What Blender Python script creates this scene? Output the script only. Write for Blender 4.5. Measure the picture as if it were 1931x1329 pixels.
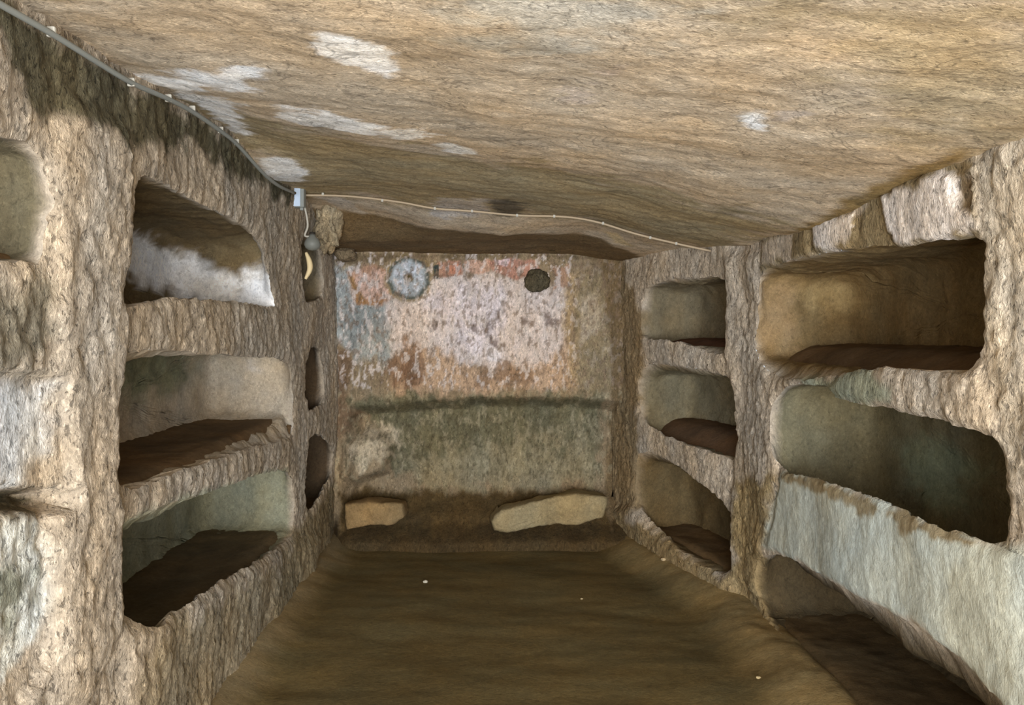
import bpy, math, random
import numpy as np
from mathutils import Vector
from mathutils.geometry import delaunay_2d_cdt
from mathutils.kdtree import KDTree

for o in list(bpy.data.objects):
    bpy.data.objects.remove(o)
scene = bpy.context.scene
COL = scene.collection
random.seed(4)
RNG = np.random.default_rng(7)

# ------------------------------------------------------------------ camera
F, CX, CY, W, H, CZ = 1400.0, 930.0, 630.0, 1931.0, 1329.0, 1.40
cam = bpy.data.cameras.new('camera')
cam.sensor_fit = 'HORIZONTAL'; cam.sensor_width = 36.0
cam.lens = 36.0 * F / W
cam.shift_x = (W / 2 - CX) / W
cam.shift_y = -(H / 2 - CY) / W
cam.clip_start = 0.02
camo = bpy.data.objects.new('camera', cam); COL.objects.link(camo)
camo.location = (0, 0, CZ); camo.rotation_euler = (math.pi / 2, 0, 0)
scene.camera = camo

# ------------------------------------------------------------------ world, daylight from the entrance, exposure
world = bpy.data.worlds.new('world'); scene.world = world
world.use_nodes = True
bgn = world.node_tree.nodes['Background']
bgn.inputs['Color'].default_value = (0.80, 0.90, 1.0, 1); bgn.inputs['Strength'].default_value = 1.0
ld = bpy.data.lights.new('entrance_daylight', 'AREA')
ld.shape = 'RECTANGLE'; ld.size = 1.9; ld.size_y = 1.5
ld.energy = 300; ld.color = (0.95, 0.975, 1.0)
lo = bpy.data.objects.new('entrance_daylight', ld); COL.objects.link(lo)
lo.location = (0.1, -1.78, 0.95); lo.rotation_euler = (math.radians(90), 0, 0)
vs = scene.view_settings
scene.display_settings.display_device = 'sRGB'
vs.view_transform = 'Standard'; vs.look = 'None'; vs.gamma = 1.0; vs.use_curve_mapping = False
vs.exposure = 0.1

# ------------------------------------------------------------------ helpers: noise, polygons, colour
_perm = RNG.permutation(256); _perm = np.concatenate([_perm, _perm, _perm])
_g = RNG.normal(size=(256, 3)); _g /= np.linalg.norm(_g, axis=1)[:, None]
def perlin(p):
    p = np.asarray(p, float)
    i = np.floor(p).astype(int); f = p - i; i &= 255
    w = f * f * f * (f * (f * 6 - 15) + 10)
    out = 0
    for dx in (0, 1):
        a = _perm[i[:, 0] + dx]; wx = w[:, 0] if dx else 1 - w[:, 0]
        for dy in (0, 1):
            b = _perm[a + i[:, 1] + dy]; wy = w[:, 1] if dy else 1 - w[:, 1]
            for dz in (0, 1):
                c = _perm[b + i[:, 2] + dz]; wz = w[:, 2] if dz else 1 - w[:, 2]
                d = f - np.array([dx, dy, dz])
                out = out + wx * wy * wz * (_g[c % 256] * d).sum(1)
    return out * 1.5
def fbm(p, s, octaves=3, rough=0.5, off=0.0):
    p = np.asarray(p, float) * s + off; a = 1.0; r = 0
    for k in range(octaves):
        r = r + a * perlin(p + 17.3 * k); p = p * 2.03; a *= rough
    return r
def ridged(p, s, off=0.0):
    return 1 - 2 * np.abs(perlin(np.asarray(p) * s + off))
def smooth(a, b, x):
    t = np.clip((x - a) / (b - a), 0, 1); return t * t * (3 - 2 * t)
def inside(poly, p):
    poly = np.asarray(poly); r = np.zeros(len(p), bool)
    x, y = p[:, 0], p[:, 1]
    for k in range(len(poly)):
        x1, y1 = poly[k]; x2, y2 = poly[(k + 1) % len(poly)]
        if y1 == y2: continue
        r ^= ((y1 > y) != (y2 > y)) & (x < (x2 - x1) * (y - y1) / (y2 - y1) + x1)
    return r
def sdist(poly, p):
    """signed distance, positive inside"""
    poly = np.asarray(poly, float); d = np.full(len(p), 1e9)
    for k in range(len(poly)):
        a = poly[k]; b = poly[(k + 1) % len(poly)]; ab = b - a
        t = np.clip(((p - a) @ ab) / max(ab @ ab, 1e-12), 0, 1)
        d = np.minimum(d, np.hypot(*(p - a - t[:, None] * ab).T))
    return np.where(inside(poly, p), d, -d)
def resample(poly, step, rounds=1):
    P = np.asarray(poly, float)
    for _ in range(rounds):
        Q = np.roll(P, -1, 0)
        P = np.stack([.75 * P + .25 * Q, .25 * P + .75 * Q], 1).reshape(-1, 2)
    Q = np.vstack([P, P[:1]]); L = np.r_[0, np.cumsum(np.hypot(*np.diff(Q, axis=0).T))]
    n = max(12, int(round(L[-1] / step))); s = np.linspace(0, L[-1], n, endpoint=False)
    return np.stack([np.interp(s, L, Q[:, 0]), np.interp(s, L, Q[:, 1])], 1)
def lin(c):
    c = np.asarray(c, float) / 255.0
    return np.where(c <= .04045, c / 12.92, ((c + .055) / 1.055) ** 2.4)
def ray(x, y):
    return np.array([(x - CX) / F, 1.0, (CY - y) / F])
def at(x, y, Y):                                  # point seen at pixel x, y at depth Y
    return np.array([0, 0, CZ]) + ray(x, y) * Y

# ------------------------------------------------------------------ helpers: objects
def tag(o, label=None, cat=None, group=None, kind=None):
    for k, v in (('label', label), ('category', cat), ('group', group), ('kind', kind)):
        if v: o[k] = v
    return o
def mesh_obj(name, V, faces, mat, parent=None, colors=None, normals=None, smooth_=True):
    me = bpy.data.meshes.new(name)
    me.from_pydata([tuple(v) for v in np.asarray(V).tolist()], [], [tuple(f) for f in faces])
    me.update()
    if colors is not None:
        a = me.color_attributes.new('Col', 'FLOAT_COLOR', 'POINT')
        a.data.foreach_set('color', np.c_[colors, np.ones(len(colors))].astype(np.float32).ravel())
    if smooth_: me.polygons.foreach_set('use_smooth', [True] * len(me.polygons))
    if normals is not None:
        me.normals_split_custom_set_from_vertices(np.asarray(normals).tolist())
    me.materials.append(mat)
    o = bpy.data.objects.new(name, me); COL.objects.link(o)
    if parent: o.parent = parent
    return o
def empty(name, loc=(0, 0, 0)):
    o = bpy.data.objects.new(name, None); COL.objects.link(o); o.location = loc; return o
def vnormals(V, T):
    T = np.asarray(T); n = np.cross(V[T[:, 1]] - V[T[:, 0]], V[T[:, 2]] - V[T[:, 0]])
    N = np.zeros_like(V)
    for k in range(3):
        np.add.at(N, T[:, k], n)
    return N / np.maximum(np.linalg.norm(N, axis=1), 1e-12)[:, None]
def sub_mesh(name, V, T, mask, mat, parent, colors, N):
    t = T[mask]
    if len(t) == 0: return None
    ids, inv = np.unique(t, return_inverse=True)
    return mesh_obj(name, V[ids], inv.reshape(-1, 3).tolist(), mat, parent, colors[ids], N[ids])
def tube(points, r, seg=8):
    P = [Vector(p) for p in points]; V = []; Fc = []
    e = (P[-1] - P[0]).normalized(); ref = Vector((0, 1, 0)) if abs(e.z) > .7 else Vector((0, 0, 1))
    for i, p in enumerate(P):
        d = (P[min(i + 1, len(P) - 1)] - P[max(i - 1, 0)]).normalized()
        a = d.cross(ref).normalized()
        b = d.cross(a)
        rr = r[i] if hasattr(r, '__len__') else r
        for k in range(seg):
            t = 2 * math.pi * k / seg; V.append(p + (a * math.cos(t) + b * math.sin(t)) * rr)
    for i in range(len(P) - 1):
        for k in range(seg):
            k2 = (k + 1) % seg
            Fc.append((i * seg + k, i * seg + k2, (i + 1) * seg + k2, (i + 1) * seg + k))
    Fc.append(tuple(range(seg))[::-1]); Fc.append(tuple(range((len(P) - 1) * seg, len(P) * seg)))
    return V, Fc
def spline(pts, n=6):
    P = [np.array(p, float) for p in pts]; P = [2 * P[0] - P[1]] + P + [2 * P[-1] - P[-2]]; out = []
    for i in range(1, len(P) - 2):
        for k in range(n):
            t = k / n
            out.append(.5 * (2 * P[i] + (P[i + 1] - P[i - 1]) * t + (2 * P[i - 1] - 5 * P[i] + 4 * P[i + 1] - P[i + 2]) * t * t
                             + (3 * P[i] - P[i - 1] - 3 * P[i + 1] + P[i + 2]) * t ** 3))
    out.append(P[-2]); return out
def rounded_box(name, c, size, mat, parent=None, bevel=.006):
    import bmesh
    bm = bmesh.new(); bmesh.ops.create_cube(bm, size=1)
    for v in bm.verts: v.co = Vector([v.co[i] * size[i] + c[i] for i in range(3)])
    bmesh.ops.bevel(bm, geom=list(bm.edges), offset=bevel, segments=2, affect='EDGES', profile=.5)
    me = bpy.data.meshes.new(name); bm.to_mesh(me); bm.free(); me.materials.append(mat)
    o = bpy.data.objects.new(name, me); COL.objects.link(o)
    if parent: o.parent = parent
    return o
def rock(name, c, size, mat, col, parent=None, sub=3, rough=.25, seed=0.0, flat=None):
    import bmesh
    bm = bmesh.new(); bmesh.ops.create_icosphere(bm, subdivisions=sub, radius=1)
    V = np.array([v.co[:] for v in bm.verts]); T = [[v.index for v in f.verts] for f in bm.faces]; bm.free()
    r = 1 + rough * fbm(V, 1.1, 2, .5, seed) + rough * .45 * fbm(V, 3.2, 3, .55, seed + 5)
    P = V * r[:, None]
    P = np.sign(P) * np.abs(P) ** .85
    P = P * np.array(size) + np.array(c)
    if flat is not None: P[:, 2] = np.maximum(P[:, 2], flat)
    C = np.tile(lin(col), (len(P), 1)) * (1 + .25 * fbm(P, 14, 3, .6, seed))[:, None]
    return mesh_obj(name, P, T, mat, parent, np.clip(C, .005, 1))

# ------------------------------------------------------------------ materials
def stone_mat(name, bump=.5, stretch=(1, 1, .35), contrast=1.0, rough=.92, fine=70, dist=.012, fleck=.6, crack=0.0):
    m = bpy.data.materials.new(name); m.use_nodes = True
    nt = m.node_tree; N = nt.nodes; L = nt.links; bs = N['Principled BSDF']
    bs.inputs['Roughness'].default_value = rough; bs.inputs['Specular IOR Level'].default_value = .15
    at_ = N.new('ShaderNodeAttribute'); at_.attribute_name = 'Col'
    tc = N.new('ShaderNodeTexCoord')
    mp = N.new('ShaderNodeMapping'); mp.inputs['Scale'].default_value = stretch
    L.new(tc.outputs['Object'], mp.inputs['Vector'])
    def noise(scale, detail, r, dst=0.0):
        n = N.new('ShaderNodeTexNoise'); n.inputs['Scale'].default_value = scale
        n.inputs['Detail'].default_value = detail; n.inputs['Roughness'].default_value = r
        n.inputs['Distortion'].default_value = dst
        L.new(mp.outputs[0], n.inputs['Vector']); return n
    def mrange(src, a, b, c, d):
        q = N.new('ShaderNodeMapRange'); L.new(src, q.inputs[0])
        for i, v in enumerate((a, b, c, d)): q.inputs[i + 1].default_value = v
        return q.outputs[0]
    def math_(op, a, b):
        q = N.new('ShaderNodeMath'); q.operation = op
        for i, v in enumerate((a, b)):
            if isinstance(v, (int, float)): q.inputs[i].default_value = v
            else: L.new(v, q.inputs[i])
        return q.outputs[0]
    big = noise(8, 6, .65); mid = noise(fine * .45, 5, .7, .6); fin = noise(fine * 1.5, 4, .7)
    k = contrast
    v1 = mrange(big.outputs[0], .3, .7, 1 - .28 * k, 1 + .22 * k)
    v2 = mrange(mid.outputs[0], .3, .7, 1 - .38 * k, 1 + .32 * k)
    v3 = mrange(fin.outputs[0], .3, .7, 1 - .22 * k, 1 + .20 * k)
    val = math_('MULTIPLY', math_('MULTIPLY', v1, v2), v3)
    # crisp pale grains and dark pits
    gr = noise(fine * .8, 3, .6, .3); pt = noise(fine * .62, 4, .65, .8)
    val = math_('MULTIPLY', val, mrange(gr.outputs[0], .56, .64, 1, 1 + .55 * fleck))
    pit = mrange(pt.outputs[0], .44, .36, 1, 1 - .62 * fleck)
    val = math_('MULTIPLY', val, pit)
    if crack:
        ck = noise(3.2, 5, .6, 1.2)
        dv = math_('ABSOLUTE', math_('SUBTRACT', ck.outputs[0], .5), 0)
        val = math_('MULTIPLY', val, mrange(dv, .0, .012, 1 - crack, 1))
    sc = N.new('ShaderNodeVectorMath'); sc.operation = 'SCALE'
    L.new(at_.outputs['Color'], sc.inputs[0]); L.new(val, sc.inputs['Scale'])
    # warm / cool mineral drift
    hue = noise(3.5, 3, .6)
    mx = N.new('ShaderNodeMix'); mx.data_type = 'RGBA'; mx.blend_type = 'MULTIPLY'; mx.inputs[0].default_value = 1
    rp = N.new('ShaderNodeValToRGB'); rp.color_ramp.elements[0].position = .35; rp.color_ramp.elements[1].position = .65
    rp.color_ramp.elements[0].color = (1.06, .99, .88, 1); rp.color_ramp.elements[1].color = (.96, 1.0, 1.05, 1)
    L.new(hue.outputs[0], rp.inputs[0]); L.new(sc.outputs[0], mx.inputs[6]); L.new(rp.outputs[0], mx.inputs[7])
    L.new(mx.outputs[2], bs.inputs['Base Color'])
    hgt = math_('ADD', math_('ADD', math_('MULTIPLY', mid.outputs[0], 1.0), math_('MULTIPLY', fin.outputs[0], .45)), math_('MULTIPLY', pit, .5))
    b = N.new('ShaderNodeBump'); b.inputs['Strength'].default_value = bump; b.inputs['Distance'].default_value = dist
    L.new(hgt, b.inputs['Height']); L.new(b.outputs[0], bs.inputs['Normal'])
    return m
def plain_mat(name, col, rough=.6, spec=.3, metal=0.0):
    m = bpy.data.materials.new(name); m.use_nodes = True
    nt = m.node_tree; bs = nt.nodes['Principled BSDF']
    n = nt.nodes.new('ShaderNodeTexNoise'); n.inputs['Scale'].default_value = 60; n.inputs['Detail'].default_value = 4
    r = nt.nodes.new('ShaderNodeValToRGB'); c = lin(col)
    r.color_ramp.elements[0].color = (*(c * .8), 1); r.color_ramp.elements[1].color = (*np.minimum(c * 1.12, 1), 1)
    nt.links.new(n.outputs[0], r.inputs[0]); nt.links.new(r.outputs[0], bs.inputs['Base Color'])
    bs.inputs['Roughness'].default_value = rough; bs.inputs['Specular IOR Level'].default_value = spec
    bs.inputs['Metallic'].default_value = metal
    return m
M_WALL = stone_mat('rough_tufa', .8, (1, 1, .5), .9, fine=120, fleck=.85)
M_NICHE = stone_mat('carved_tufa', .5, (1, 1, .8), .55, fine=110, fleck=.35)
M_CEIL = stone_mat('ceiling_tufa', .5, (.7, 1, 1), .75, fine=135, dist=.008, fleck=.6, crack=.4)
M_BACK = stone_mat('painted_plaster', .6, (1, 1, .5), .75, fine=110, fleck=.6)
M_DIRT = stone_mat('packed_earth', .3, (.75, 1, 1), .4, fine=80, fleck=.25)
M_PLASTER = stone_mat('lime_plaster', .4, (1, 1, .6), .4, fine=90, fleck=.3)
M_CONDUIT = plain_mat('grey_conduit_plastic', (138, 142, 138), .5)
M_BOX = plain_mat('pale_box_plastic', (196, 214, 236), .4)
M_CABLE = plain_mat('dusty_cable', (178, 160, 134), .6)
M_CLIP = plain_mat('clip_plastic', (184, 180, 168), .5)
M_LAMP = plain_mat('dull_lamp_grey', (120, 122, 116), .5)
M_LAMPD = plain_mat('dark_rubber', (50, 46, 40), .7)
M_CREAM = plain_mat('cream_strip', (226, 205, 160), .6)

# ------------------------------------------------------------------ ceiling surface
CXN = np.array([-1.8, -1.06, -.7, -.3, .1, .5, .9, 1.25, 1.8])
CYN = np.array([-3.4, 1.6, 2.2, 2.65, 3.0, 3.45, 4.0, 4.35, 4.62, 5.3])
CZT = np.array([
    [.73, .73, .71, .67, .62, .57, .51, .46, .44],
    [.735, .735, .71, .67, .62, .57, .51, .455, .44],
    [.765, .765, .72, .68, .63, .575, .50, .465, .44],
    [.80, .80, .74, .69, .64, .58, .49, .43, .42],
    [.825, .825, .75, .70, .65, .585, .49, .415, .41],
    [.745, .745, .735, .69, .65, .60, .50, .435, .42],
    [.775, .775, .748, .69, .66, .63, .525, .465, .45],
    [.76, .76, .715, .62, .585, .595, .52, .48, .46],
    [.58, .58, .58, .575, .575, .57, .51, .485, .47],
    [.53, .53, .53, .525, .515, .505, .485, .48, .47]])
def _cs(x, xs):
    i = np.clip(np.searchsorted(xs, x) - 1, 0, len(xs) - 2); t = np.clip((x - xs[i]) / (xs[i + 1] - xs[i]), 0, 1)
    return i, t * t * (3 - 2 * t) * .5 + t * .5
def ceil_base(x, y):
    x = np.asarray(x, float); y = np.asarray(y, float)
    i, s = _cs(x, CXN); j, t = _cs(y, CYN)
    a = CZT[j, i] * (1 - s) + CZT[j, i + 1] * s; b = CZT[j + 1, i] * (1 - s) + CZT[j + 1, i + 1] * s
    return CZ + a * (1 - t) + b * t
def ceil_z(x, y):
    x = np.atleast_1d(np.asarray(x, float)); y = np.atleast_1d(np.asarray(y, float))
    p = np.stack([x * .6, y, 0 * x], 1)
    return ceil_base(x, y) + .016 * fbm(p, 2.0, 2, .4, 3.1) + .0035 * fbm(p, 15, 4, .6, 9.0)
def ceil_hit(x, y):                                # point of the ceiling seen at a pixel
    r = ray(x, y); Y = 2.0
    for _ in range(60):
        z = ceil_base(np.array([r[0] * Y]), np.array([Y]))[0]
        Y = .5 * Y + .5 * np.clip((z - CZ) / max(r[2], 1e-3), .3, 5.2)
    return np.array([r[0] * Y, Y, z])

# ------------------------------------------------------------------ rock walls with carved niches
class Wall:
    def __init__(self, pts, side):
        self.P = np.array(pts, float); self.side = side      # side: +1 when the room lies to the right of the walking direction
        d = np.diff(self.P, axis=0); self.L = np.hypot(*d.T); self.U = np.r_[0, np.cumsum(self.L)]
        self.D = d / self.L[:, None]
        self.holes = []; self.relief = []; self.paint = []; self.parts = []; self.calm = []
        self.base = (176, 160, 136); self.amp = 1.0
    def uv(self, x, y, off=0.0):
        r = ray(x, y); best = None
        for k in range(len(self.L)):
            n = np.array([self.D[k][1], -self.D[k][0]]) * self.side
            p0 = self.P[k] - n * off
            den = r[:2] @ n
            if abs(den) < 1e-9: continue
            t = (p0 @ n) / den
            if t <= 0: continue
            s = (r[:2] * t - p0) @ self.D[k]
            e = max(0, -s if k > 0 else 0, s - self.L[k] if k < len(self.L) - 1 else 0)
            if best is None or e < best[0]: best = (e, self.U[k] + s, CZ + r[2] * t)
        return np.array(best[1:])
    def poly(self, px): return np.array([self.uv(x, y) for x, y in px])
    def frame(self, u):
        u = np.asarray(u, float)
        x = np.interp(u, self.U, self.P[:, 0]); y = np.interp(u, self.U, self.P[:, 1])
        k = np.clip(np.searchsorted(self.U, u) - 1, 0, len(self.L) - 1); D = self.D[k]
        lo = u < 0; hi = u > self.U[-1]
        x = np.where(lo, self.P[0, 0] + D[:, 0] * u, np.where(hi, self.P[-1, 0] + D[:, 0] * (u - self.U[-1]), x))
        y = np.where(lo, self.P[0, 1] + D[:, 1] * u, np.where(hi, self.P[-1, 1] + D[:, 1] * (u - self.U[-1]), y))
        # blend the direction around inner corners
        Db = D.copy()
        for c in range(1, len(self.U) - 1):
            t = smooth(-.12, .12, u - self.U[c])[:, None]; near = np.abs(u - self.U[c]) < .12
            Db[near] = (self.D[c - 1] * (1 - t) + self.D[c] * t)[near]
        Db /= np.linalg.norm(Db, axis=1)[:, None]
        n = np.stack([Db[:, 1], -Db[:, 0]], 1) * self.side
        return np.stack([x, y], 1), n
    def h(self, uv, edge):
        p = np.c_[uv[:, 0], uv[:, 1] * .6, np.full(len(uv), self.side * 3.7)]
        q = np.c_[uv, np.full(len(uv), self.side * 1.7)]
        r = .005 * fbm(p, 7, 2, .5, 4.0) + .0075 * fbm(p, 24, 3, .65, 7.0) + .0045 * ridged(p, 42, 2.0)
        for pl in self.calm: r *= 1 - .72 * smooth(-.02, .02, sdist(pl, uv))
        r += .022 * fbm(q, 2.1, 2, .5, 1.0)
        for pl, dh, soft in self.relief:
            r += dh * smooth(-soft, soft, sdist(pl, uv) + .012 * fbm(q, 14, 2, .5, 11.0))
        return r - .010 * np.exp(-edge / .014)
    def pos(self, uv, h):
        xy, n = self.frame(uv[:, 0]); return np.c_[xy + n * h[:, None], uv[:, 1]]
    def color(self, uv):
        C = np.tile(lin(self.base), (len(uv), 1)); q = np.c_[uv, np.full(len(uv), 5.5)]
        for pl, col, soft, wob in self.paint:
            w = smooth(-soft, soft, sdist(pl, uv) + wob * fbm(q, 6, 4, .6, 21.0 + len(pl)))[:, None]
            C = C * (1 - w) + lin(col) * w
        return C

def build_wall(name, wall, niches, u0, u1, mat, step=.015, near_u=None, zt=None):
    """face sheet cut around the niche mouths, split into parts, plus one recess per niche"""
    outs = []
    for nch in niches:
        o = resample(wall.poly(nch['px']), .013, 1)
        q = np.c_[o, np.full(len(o), 2.2)]
        o = o + .008 * np.stack([fbm(q, 11, 4, .72, 31.0), fbm(q, 11, 4, .72, 57.0)], 1)
        outs.append(o)
    kd = KDTree(sum(len(o) for o in outs) + 1); k = 0
    for o in outs:
        for a in o: kd.insert((a[0], a[1], 0), k); k += 1
    kd.balance()
    def edge(uv):
        return np.array([kd.find((a, b, 0))[2] for a, b in uv.tolist()])
    # points
    top = zt
    if near_u is None: near_u = u0
    U, Vv = np.meshgrid(np.arange(near_u, u1 + step, step), np.arange(-.06, top, step))
    g = np.c_[U.ravel(), Vv.ravel()] + RNG.uniform(-.3, .3, (U.size, 2)) * step
    if near_u > u0:
        U2, V2 = np.meshgrid(np.arange(u0, near_u - .02, .07), np.arange(-.06, top, .07))
        g = np.vstack([g, np.c_[U2.ravel(), V2.ravel()]])
    e = edge(g); g = g[e > step * .6]
    keep = np.ones(len(g), bool)
    for o in outs: keep &= ~inside(o, g)
    g = g[keep]
    cons = []; pts = [g]; n = len(g); edges = []
    for o in outs:
        pts.append(o); edges += [(n + i, n + (i + 1) % len(o)) for i in range(len(o))]; n += len(o)
    for nm, lab, px, mt in wall.parts:
        pl = wall.poly(px); wall_pl = resample(pl, .03, 1); cons.append(wall_pl)
        pts.append(wall_pl); edges += [(n + i, n + (i + 1) % len(wall_pl)) for i in range(len(wall_pl))]; n += len(wall_pl)
    P = np.vstack(pts)
    vo, eo, fo, *_ = delaunay_2d_cdt([Vector(p) for p in P.tolist()], edges, [], 0, 1e-6, False)
    uv = np.array([v[:] for v in vo]); T = np.array([f for f in fo if len(f) == 3])
    cen = uv[T].mean(1)
    keep = np.ones(len(T), bool)
    for o in outs: keep &= ~inside(o, cen)
    T = T[keep]; cen = cen[keep]
    ed = edge(uv); hh = wall.h(uv, ed); V = wall.pos(uv, hh)
    xy, nn = wall.frame(uv[:, 0])
    tn = np.cross(V[T[:, 1]] - V[T[:, 0]], V[T[:, 2]] - V[T[:, 0]])
    if (tn[:, :2] * nn[T[:, 0]]).sum() < 0: T = T[:, ::-1]
    N = vnormals(V, T); C = wall.color(uv)
    left = np.ones(len(T), bool); made = []
    for (nm, lab, px, mt), pl in zip(wall.parts, cons):
        m = inside(pl, cen) & left; left &= ~m; made.append((nm, lab, m, mt))
    root = sub_mesh(name, V, T, left, mat, None, C, N)
    for nm, lab, m, mt in made:
        o = sub_mesh(nm, V, T, m, mt or mat, root, C, N)
        if o and lab: o['label'] = lab
    for nch, o in zip(niches, outs):
        build_niche(wall, nch, o, root)
    return root

def build_niche(wall, nch, o, root):
    D = nch.get('D', .45); zf, zr = nch['zf'], nch['zr']
    ua, ub = o[:, 0].min(), o[:, 0].max()
    ua -= nch.get('ea', .03); ub += nch.get('eb', .0)
    c = np.array([(o[:, 0].min() + o[:, 0].max()) / 2, (o[:, 1].min() + o[:, 1].max()) / 2])
    hs = np.array([(o[:, 0].max() - o[:, 0].min()) / 2, (o[:, 1].max() - o[:, 1].min()) / 2])
    a = (o - c) / hs
    m = np.maximum(np.abs(a[:, 0]), np.abs(a[:, 1])) + 1e-9
    pw = (np.abs(a[:, 0]) ** 7 + np.abs(a[:, 1]) ** 7) ** (1 / 7) + 1e-9
    b = a / pw[:, None]
    inner = np.stack([(ua + ub) / 2 + b[:, 0] * (ub - ua) / 2, (zf + zr) / 2 + b[:, 1] * (zr - zf) / 2], 1)
    ic = np.array([(ua + ub) / 2, (zf + zr) / 2])
    n = len(o); rings = []
    depths = np.concatenate([[0, .006, .016], np.arange(.032, D - .06, .022), [D - .06, D - .035, D - .018, D - .006]])
    for d in depths:
        t = smooth(0, nch.get('lip', .07), d); s = 1.0
        e = d - (D - .075)
        sh = 0 if e < 0 else .075 - math.sqrt(max(.075 ** 2 - e * e, 0))
        r = o * (1 - t) + inner * t
        v = r - ic; ext = np.array([(ub - ua) / 2, (zr - zf) / 2])
        r = ic + v * (1 - sh / ext)
        rings.append((r, d))
    last = rings[-1][0]
    for s in np.linspace(1, 0, 16)[1:-1]:
        rings.append((ic + (last - ic) * s, D))
    R = np.vstack([r for r, d in rings]); dep = np.repeat([d for r, d in rings], n)
    R = np.vstack([R, ic[None]]); dep = np.r_[dep, D]
    hw = wall.h(R, np.zeros(len(R))) if True else 0
    t = smooth(0, .09, dep)
    P = wall.pos(R, hw * (1 - t) - dep)
    A = np.stack([fbm(P, 4.5, 2, .5, 3.0 + k * 9) * .017 + fbm(P * [1, 1, .6], 17, 3, .6, 8.0 + k * 9) * .007 for k in range(3)], 1)
    P = P + A * smooth(0, .05, dep)[:, None]
    T = []
    for k in range(len(rings) - 1):
        for i in range(n):
            j = (i + 1) % n; A0, A1, B0, B1 = k * n + i, k * n + j, (k + 1) * n + i, (k + 1) * n + j
            T += [(A0, A1, B1), (A0, B1, B0)]
    k = len(rings) - 1
    T += [(k * n + i, k * n + (i + 1) % n, len(R) - 1) for i in range(n)]
    T = np.array(T)
    xy, nn = wall.frame(np.array([ic[0]]))
    b0 = (len(rings) - 2) * n; tt = T[-n:]
    tn = np.cross(P[tt[:, 1]] - P[tt[:, 0]], P[tt[:, 2]] - P[tt[:, 0]]).sum(0)
    if tn[:2] @ nn[0] < 0: T = T[:, ::-1]
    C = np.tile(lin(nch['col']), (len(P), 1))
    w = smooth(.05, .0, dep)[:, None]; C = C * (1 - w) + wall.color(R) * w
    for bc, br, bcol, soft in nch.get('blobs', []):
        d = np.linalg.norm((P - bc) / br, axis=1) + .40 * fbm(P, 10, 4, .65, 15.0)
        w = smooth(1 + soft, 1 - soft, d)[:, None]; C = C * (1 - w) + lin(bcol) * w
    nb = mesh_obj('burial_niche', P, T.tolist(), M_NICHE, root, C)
    if nch.get('label'): nb['label'] = nch['label']
    # earth lying on the niche floor
    us = np.arange(ua - .02, ub + .03, .022); ds = np.arange(.02, D + .03, .02)
    Ug, Dg = np.meshgrid(us, ds, indexing='ij'); f = np.c_[Ug.ravel(), np.full(Ug.size, zf)]; dd = Dg.ravel()
    Q = wall.pos(f, -dd); q = np.c_[Q[:, :2], np.zeros(len(Q))]
    low = o[o[:, 1] < c[1]]; low = low[np.argsort(low[:, 0])]; lipz = np.interp(f[:, 0], low[:, 0], low[:, 1])
    zb = nch.get('zb', zf + .022); top_ = zb + .006 * fbm(q, 4, 2, .5, 2.0) + .004 * fbm(q, 22, 3, .6, 5.0) + .012 * smooth(D - .15, D, dd)
    t = smooth(.02, nch.get('ramp', .10), dd); Q[:, 2] = (np.minimum(zf, lipz) - .012) * (1 - t) + top_ * t
    nu, nd = Ug.shape; Fq = [(i * nd + j, (i + 1) * nd + j, (i + 1) * nd + j + 1, i * nd + j + 1) for i in range(nu - 1) for j in range(nd - 1)]
    if wall.side > 0: Fq = [g[::-1] for g in Fq]
    Cb = np.tile(lin(nch.get('bed', (108, 88, 64))), (len(Q), 1)) * (1 + .25 * fbm(q, 6, 3, .6, 7.0))[:, None]
    bed = mesh_obj('earth_bed', Q, Fq, M_DIRT, nb, Cb)
    bed['label'] = 'dark brown earth on the niche floor'

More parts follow.
